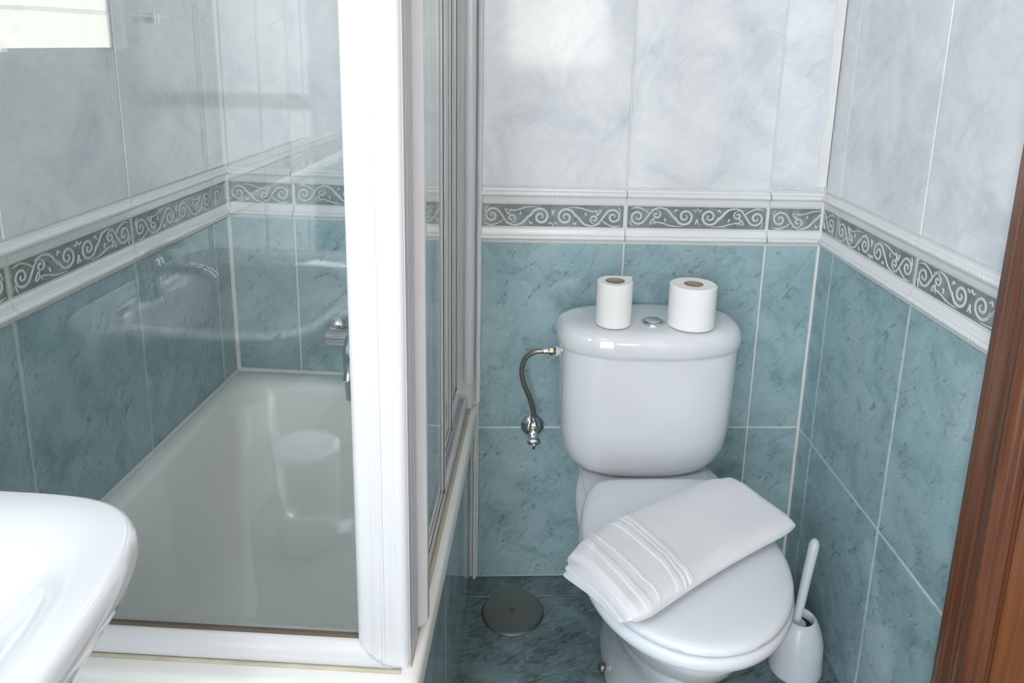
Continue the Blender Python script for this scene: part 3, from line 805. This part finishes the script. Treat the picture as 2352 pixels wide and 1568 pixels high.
# ------------------------------------------------------------------ toilet rolls
def roll(label, x, y, rr, h, sx, rotz, tilt, flap):
    z0 = 0.7198
    r = empty('toilet_roll', (x, y, z0), rotz)
    r.rotation_euler = (tilt[0], tilt[1], rotz)
    tag(r, label, 'toilet roll', 'toilet rolls on the cistern lid')
    ri = 0.0195
    prof = [(ri, 0.001), (rr-0.002, 0.0), (rr, 0.002), (rr, h-0.002), (rr-0.002, h), (rr*0.75, h-0.0006), (ri, h-0.0004)]
    V, F = revolve(prof, 64, cap0=False, cap1=False)
    V = [(p[0]*(1+sx*(math.hypot(p[0], p[1])/rr)**3), p[1]*(1-sx*0.4*(math.hypot(p[0], p[1])/rr)**3), p[2]) for p in V]
    from_py('paper', (V, F), 'paper', r, 40)
    from_py('cardboard_core', revolve([(ri+0.0004, 0.0006), (ri+0.0004, h-0.0002), (ri-0.001, h-0.0002), (ri-0.001, 0.0006)], 48, cap0=False, cap1=False), 'card', r, 40)
    if flap:
        ring = []
        for k in range(10):
            a = R(20+k*6)
            rad = rr*(1+sx*0.9)+0.0006
            ring.append((rad*math.cos(a), rad*math.sin(a)))
        # loose end standing off tangentially
        p0 = Vector(ring[0]); tdir = Vector((math.sin(R(20)), -math.cos(R(20))))
        pts = [ring[k] for k in range(9, -1, -1)] + [tuple(p0+tdir*(0.0088*k)+Vector((0.0002*k, 0))) for k in range(1, 5)]
        pts = [(px, py) for px, py in pts]
        flap_v = loft([[(px*1.0, py*1.0, z) for px, py in pts] for z in (0.002, h-0.001)], False, False, closed=False)
        fo = from_py('loose_sheet', flap_v, 'paper', r, 50)
        md = fo.modifiers.new('thickness', 'SOLIDIFY'); md.thickness = 0.0004
        fo.rotation_euler = (0, 0, flap)
    return r
roll('slimmer white toilet roll on the cistern lid, left of the flush button', 0.2345, -0.152, 0.0365, 0.092, 0.0, 0.0, (0, 0), R(62))
roll('fatter white toilet roll on the cistern lid, right of the flush button', 0.395, -0.158, 0.0455, 0.089, 0.06, R(-18), (0, 0), None)

# ------------------------------------------------------------------ towel on the seat lid
tow = empty('towel', (0.32, -0.48, 0.427))
tag(tow, 'folded white terry towel lying across the closed toilet lid', 'towel')
def towel_plan(s, t):
    B, A, Cc, D = Vector((0.124, -0.500)), Vector((0.214, -0.672)), Vector((0.455, -0.283)), Vector((0.538, -0.450))
    far = B.lerp(Cc, s) + Vector((-0.010, 0.014))*math.sin(math.pi*s)*0.6
    near = A.lerp(D, s) + Vector((-0.004, 0.007))*math.sin(math.pi*s)
    return far.lerp(near, t)
def towel_base(x):
    return 0.4262 - (max(0, 0.165-x)**1.25)*1.1
def slab_cloth(s0, s1, t0, t1, zb, th, ns, nt, wr, seed, nose=0.35):
    """closed folded slab; returns rings along s"""
    rings = []
    for i in range(ns+1):
        k = i/ns
        s = s0+(s1-s0)*k
        e0 = min(1, (k*ns+0.3)/(0.018*ns)); e1 = min(1, ((1-k)*ns+0.3)/(0.055*ns))
        end = math.sqrt(max(0.0, 1-(1-e0)**2))*math.sqrt(max(0.0, 1-(1-e1)**2))
        ring = []
        for j in range(nt):
            a = 2*math.pi*j/nt
            c, sn = math.cos(a), math.sin(a)
            t = 0.5-0.5*math.copysign(abs(c)**0.42, c)
            t = t0+(t1-t0)*t
            # soften the corners
            t = t+(1-t)*0.17*max(0.0, (s-0.80)/0.20)**2.5-t*0.03*max(0.0, (s-0.88)/0.12)**2-t*0.04*max(0.0, (0.10-s)/0.10)**2
            pl = towel_plan(s, t)
            hgt = math.copysign(abs(sn)**0.72, sn)
            w = noise.noise((s*4.0+seed+t*2.0, t*2.4, 0.0))*0.75+noise.noise((s*9.0+t*6.0, t*6+seed, 3.0))*0.34
            top = th*(0.5+0.5*hgt*(0.30+0.70*end))
            bulge = 0.004*math.sin(math.pi*t)*(1 if hgt > 0 else 0)
            z = towel_base(pl.x)+zb+top+(wr*w*max(0, hgt) + bulge)*end
            # end rounding of the near right corner
            ring.append((pl.x-0.32, pl.y+0.48, z-0.427))
        rings.append(ring)
    return rings
low = slab_cloth(-0.035, 0.97, 0.02, 0.90, 0.0003, 0.013, 60, 56, 0.0010, 5.0)
from_py('lower_fold', loft(low), 'terry', tow, 60)
tp = slab_cloth(-0.008, 1.0, 0.0, 1.0, 0.0085, 0.030, 130, 96, 0.0075, 2.0)
from_py('upper_fold', loft(tp), 'terry', tow, 60)
hem = slab_cloth(-0.030, 0.12, 0.03, 0.97, 0.0140, 0.0085, 24, 56, 0.0015, 2.0)
from_py('inner_fold', loft(hem), 'terry', tow, 60)
def band(s_a, s_b, lift, mat='weave', bow=0.02):
    """strip lying on the top fold, across the towel and over its near edge"""
    ns = 110
    L = len(tp)-1
    def at(s, j):
        k = (s+0.008)/1.008*L
        i = max(0, min(L-1, int(k))); f = k-i
        p = Vector(tp[i][j]).lerp(Vector(tp[i+1][j]), f)
        return p
    rings = []
    js = list(range(2, 96//2-1))
    for q in range(7):
        s = s_a+(s_b-s_a)*q/6
        edge = 0.0 if q in (0, 6) else 1.0
        ring = []
        for n_, j in enumerate(js):
            tt = n_/(len(js)-1)
            ss = s+bow*math.sin(math.pi*tt)*1.0+0.006*math.sin(7*tt+s*20)
            ring.append(at(max(0.0, ss), j)+Vector((0, 0, lift*edge-0.0008*(1-edge))))
        rings.append(ring)
    return from_py('woven_band', loft(rings, False, False, closed=False), mat, tow, 60)
band(0.215, 0.262, 0.0016); band(0.270, 0.282, 0.0022, 'terry'); band(0.290, 0.325, 0.0016)
band(0.105, 0.120, 0.0018, 'terry'); band(0.030, 0.075, 0.0014)

# ------------------------------------------------------------------ supply hose and angle valve
val = empty('angle_valve', (0.081, 0, 0.409))
tag(val, 'chrome angle valve with oval knob on the teal wall left of the cistern', 'valve')
from_py('rosette', revolve([(0.0280, -0.0005), (0.0280, -0.003), (0.0255, -0.008), (0.016, -0.013), (0.009, -0.014)], 40, axis='y'), 'chrome', val, 50)
from_py('valve_body', revolve([(0.0085, -0.010), (0.0085, -0.048), (0.011, -0.050), (0.011, -0.056), (0.006, -0.058)], 24, axis='y'), 'chrome', val, 40)
from_py('outlet_nut', revolve([(0.009, 0.004), (0.0095, 0.006), (0.0095, 0.020), (0.0085, 0.022), (0.0068, 0.030)], 6, (0.001, -0.036, 0)), 'brass', val, 20)
kn = from_py('knob', loft([sup(r, r*0.62, 2.2, 0, 0, z, 28) for z, r in ((0, 0.008), (0.004, 0.014), (0.012, 0.0155), (0.016, 0.0135), (0.018, 0.007))]), 'chrome', val, 50)
kn.location = (0.001, -0.052, -0.004); kn.rotation_euler = (R(118), 0, 0)
box('knob_wing', -0.0035, 0.0035, -0.0085, 0.0085, 0.012, 0.027, 'chrome', kn, 0.0022, 2)
hose = empty('supply_hose', (0.081, -0.036, 0.436))
tag(hose, 'braided steel water hose curving from the wall valve to the cistern', 'hose')
H0 = Vector((0.081, -0.036, 0.436))
hp = [Vector((0.082, -0.036, 0.436)), Vector((0.0805, -0.040, 0.465)), Vector((0.070, -0.050, 0.505)), Vector((0.0555, -0.060, 0.545)), Vector((0.0515, -0.067, 0.580)), Vector((0.060, -0.073, 0.609)), Vector((0.078, -0.078, 0.624)), Vector((0.096, -0.080, 0.6275))]
from_py('braided_hose', tube([p-H0 for p in spline(hp, 12)], 0.0058, 14), 'braid', hose, 60)
CY = Vector((0.0, -0.080, 0.6275))-H0
from_py('ferrule', revolve([(0.0060, 0.014), (0.0068, 0.0155), (0.0068, 0.027), (0.0062, 0.029)], 20, (H0.x*0+0.081-0.081, CY.y, CY.z), 'x'), 'chrome', hose, 40)
from_py('coupling_nut', revolve([(0.0078, 0.028), (0.0088, 0.029), (0.0088, 0.037), (0.0078, 0.038)], 6, (0, CY.y, CY.z), 'x'), 'brass', hose, 20)
from_py('fibre_washer', revolve([(0.0066, 0.0378), (0.0066, 0.0425)], 24, (0, CY.y, CY.z), 'x'), 'copper', hose, 40)
from_py('inlet_collar', revolve([(0.0085, 0.0423), (0.0120, 0.0430), (0.0120, 0.0465), (0.0105, 0.0470), (0.0105, 0.0520)], 24, (0, CY.y, CY.z), 'x'), 'plastic', hose, 40)
from_py('ferrule', revolve([(0.0062, -0.002), (0.0070, 0.000), (0.0070, 0.012), (0.0060, 0.014)], 20, (0.0, 0, 0)), 'chrome', hose, 40)

# ------------------------------------------------------------------ floor drain
dr = empty('floor_drain', (0.041, -0.121, 0))
tag(dr, 'round steel drain cover in the floor beside the toilet', 'drain')
from_py('cover', revolve([(0.0715, -0.001), (0.072, 0.0015), (0.0700, 0.0035), (0.064, 0.0042), (0.03, 0.0052), (0.001, 0.0054)], 72), 'steel', dr, 50)
from_py('screw', revolve([(0.0052, 0.0048), (0.0052, 0.0064), (0.004, 0.0070), (0.0005, 0.0066)], 20), 'rust', dr, 50)

# ------------------------------------------------------------------ toilet brush in its holder
hx, hy = 0.640, -0.290
hol = empty('brush_holder', (hx, hy, 0))
tag(hol, 'white plastic toilet brush holder in the corner right of the toilet', 'brush holder')
pr = [(0.0540, 0.0), (0.0550, 0.003), (0.0545, 0.012), (0.0530, 0.040), (0.0520, 0.070), (0.0455, 0.095), (0.0370, 0.115), (0.0315, 0.1225), (0.0285, 0.1235), (0.0265, 0.121), (0.0260, 0.10), (0.030, 0.02)]
from_py('holder_body', revolve(pr, 48), 'plastic', hol, 50)
from_py('holder_well', revolve([(0.0255, 0.104), (0.001, 0.1035)], 32, cap0=False), 'dark', hol)
br = empty('toilet_brush', (hx, hy, 0.106))
tag(br, 'white toilet brush handle leaning in its holder beside the toilet', 'toilet brush')
hpth = spline([(-0.008, 0.0, 0.0), (-0.001, 0.004, 0.05), (0.009, 0.012, 0.11), (0.020, 0.022, 0.162), (0.025, 0.0275, 0.184)], 8)
def hr(k):
    if k < 0.75: return 0.0085+0.0035*k
    return 0.0112*math.sqrt(max(0.02, 1-((k-0.75)/0.25)**2.5*0.93))
from_py('handle', tube(hpth, hr, 16), 'plastic', br, 60)
ho = from_py('hanging_slot', loft([sup(0.0022, 0.0052, 2, 0, 0, z, 16) for z in (-0.0005, 0.0012)]), 'dark', br)
ho.location = (0.0215+0.0085, 0.0245-0.004, 0.168); ho.rotation_euler = (R(80), R(10), R(65))
from_py('splash_collar', revolve([(0.0095, 0.0), (0.019, 0.001), (0.019, 0.004), (0.010, 0.008)], 28, (-0.007, 0.0, -0.0008)), 'plastic', br, 50)

# ------------------------------------------------------------------ washbasin (on the left wall) and tap
wb = SH('washbasin')
tag(wb, 'white porcelain washbasin in the bottom left corner, in front of the shower glass', 'washbasin')
BZ = 0.822
def bring(f, z, inset=0.0, skew=0.0, n=5.0):
    cb, hb = 1.345, 0.260*f-inset
    hw = 0.434*f-inset
    pts = []
    for k in range(80):
        a = 2*math.pi*k/80
        c, s = math.cos(a), math.sin(a)
        x = 0.008+inset+(hw if True else 0)*(0.5+0.5*math.copysign(abs(c)**(2/n), c))+0.0*skew
        b = cb+hb*math.copysign(abs(s)**(2/n), s)
        x += 0.10*(b-1.10)*max(0, (x-0.1)/0.34) * (1 if b < 1.345 else 0) + (0.10*0.245*max(0, (x-0.1)/0.34) if b >= 1.345 else 0)
        pts.append((x, -b, z))
    return pts
rings = [bring(0.42, 0.620), bring(0.62, 0.640), bring(0.84, 0.705), bring(0.955, 0.762), bring(0.972, 0.778), bring(0.978, 0.784), bring(0.995, 0.792), bring(1.0, 0.803), bring(0.997, 0.814), bring(0.988, 0.8205), bring(0.975, BZ),
         bring(0.93, 0.8185, 0.014), bring(0.88, 0.812, 0.036), bring(0.865, 0.806, 0.044), bring(0.82, 0.782, 0.054), bring(0.70, 0.745, 0.066), bring(0.55, 0.705, 0.085), bring(0.28, 0.690, 0.05)]
from_py('basin', loft(rings), 'porcelain', wb, 60)
from_py('pedestal', loft([sup(0.075, 0.085, 2.6, 0.115, -1.345, z, 40) for z in (0.0, 0.02)] + [sup(w, w*1.1, 2.6, 0.125, -1.345, z, 40) for z, w in ((0.05, 0.068), (0.4, 0.066), (0.60, 0.090), (0.66, 0.12))]), 'porcelain', wb, 60)
from_py('basin_waste', revolve([(0.022, 0.0), (0.022, 0.003), (0.012, 0.004), (0.001, 0.003)], 24, (0.235, -1.345, 0.6895)), 'chrome', wb, 40)
tap = SH('basin_tap')
tag(tap, 'chrome basin tap standing on the back ledge of the washbasin', 'tap')
from_py('tap_body', revolve([(0.026, 0.816), (0.026, 0.825), (0.021, 0.835), (0.021, 0.885), (0.018, 0.890)], 28, (0.085, -1.275, 0)), 'chrome', tap, 45)
from_py('spout', tube(spline([(0.09, -1.275, 0.865), (0.13, -1.275, 0.872), (0.18, -1.275, 0.868), (0.20, -1.275, 0.852)], 8), 0.011, 14), 'chrome', tap, 60)
from_py('lever', tube(spline([(0.085, -1.275, 0.892), (0.10, -1.275, 0.905), (0.15, -1.275, 0.922)], 6), 0.008, 12), 'chrome', tap, 60)

# ------------------------------------------------------------------ mirror and glass shelf above the basin, pedal bin below (seen in the shower glass)
mi = SH('wall_mirror')
tag(mi, 'frameless mirror on the left wall, reflected at the top left of the shower glass', 'mirror')
box('mirror_glass', 0.004, 0.009, -1.445, -1.005, 1.248, 1.86, 'mirror', mi, 0.001)
for b_ in (1.08, 1.37):
    for z_ in (1.25, 1.856):
        box('mirror_clip', 0.003, 0.013, -b_-0.012, -b_+0.012, z_-0.007, z_+0.007, 'chrome', mi, 0.001)
sh = SH('glass_shelf')
tag(sh, 'narrow clear glass shelf in front of the wall mirror above the washbasin', 'shelf')
box('shelf_plate', 0.014, 0.125, -1.50, -0.99, 1.300, 1.306, 'glass', sh, 0.001)
for b_ in (1.47, 1.02):
    from_py('shelf_bracket', revolve([(0.010, 0.010), (0.010, 0.028), (0.006, 0.030)], 20, (0, -b_, 1.303), 'x'), 'chrome', sh, 40)
bn = empty('pedal_bin', S0+Matrix.Rotation(TH, 3, 'Z') @ Vector((0.175, -1.735, 0)), 0)
tag(bn, 'small pale pedal bin mirrored in the lower half of the shower glass', 'bin')
from_py('bin_body', revolve([(0.074, 0.0), (0.076, 0.004), (0.080, 0.12), (0.082, 0.235), (0.080, 0.240), (0.076, 0.238)], 48), 'bin', bn, 45)
from_py('bin_lid', revolve([(0.080, 0.241), (0.086, 0.243), (0.0865, 0.258), (0.083, 0.266), (0.070, 0.270), (0.001, 0.273)], 48), 'bin', bn, 50)
box('pedal', 0.055, 0.105, -0.025, 0.025, 0.012, 0.020, 'bin', bn, 0.003, 2)
bn.rotation_euler = (0, 0, R(-25))

# ------------------------------------------------------------------ unseen ceiling lamp, added to brighten the pedal bin
lampo = empty('added_bin_lamp', (-0.40, -1.92, HC))
tag(lampo, 'unseen round lamp added on the ceiling to light the pedal bin', 'lamp')
from_py('added_lamp_base', revolve([(0.15, -0.0005), (0.15, -0.02), (0.14, -0.025)], 40), 'alu', lampo, 40)
from_py('added_lamp_shade', revolve([(0.138, -0.026), (0.140, -0.045), (0.12, -0.075), (0.07, -0.092), (0.001, -0.097)], 40), 'lamp', lampo, 50)
ld = bpy.data.lights.new('added_bin_lamp_light', 'AREA'); ld.shape = 'DISK'; ld.size = 0.26; ld.energy = 3.6; ld.color = (0.93, 0.97, 1.0)
lo = bpy.data.objects.new('added_bin_lamp_light', ld); COL.objects.link(lo); lo.location = (-0.40, -1.92, HC-0.105)
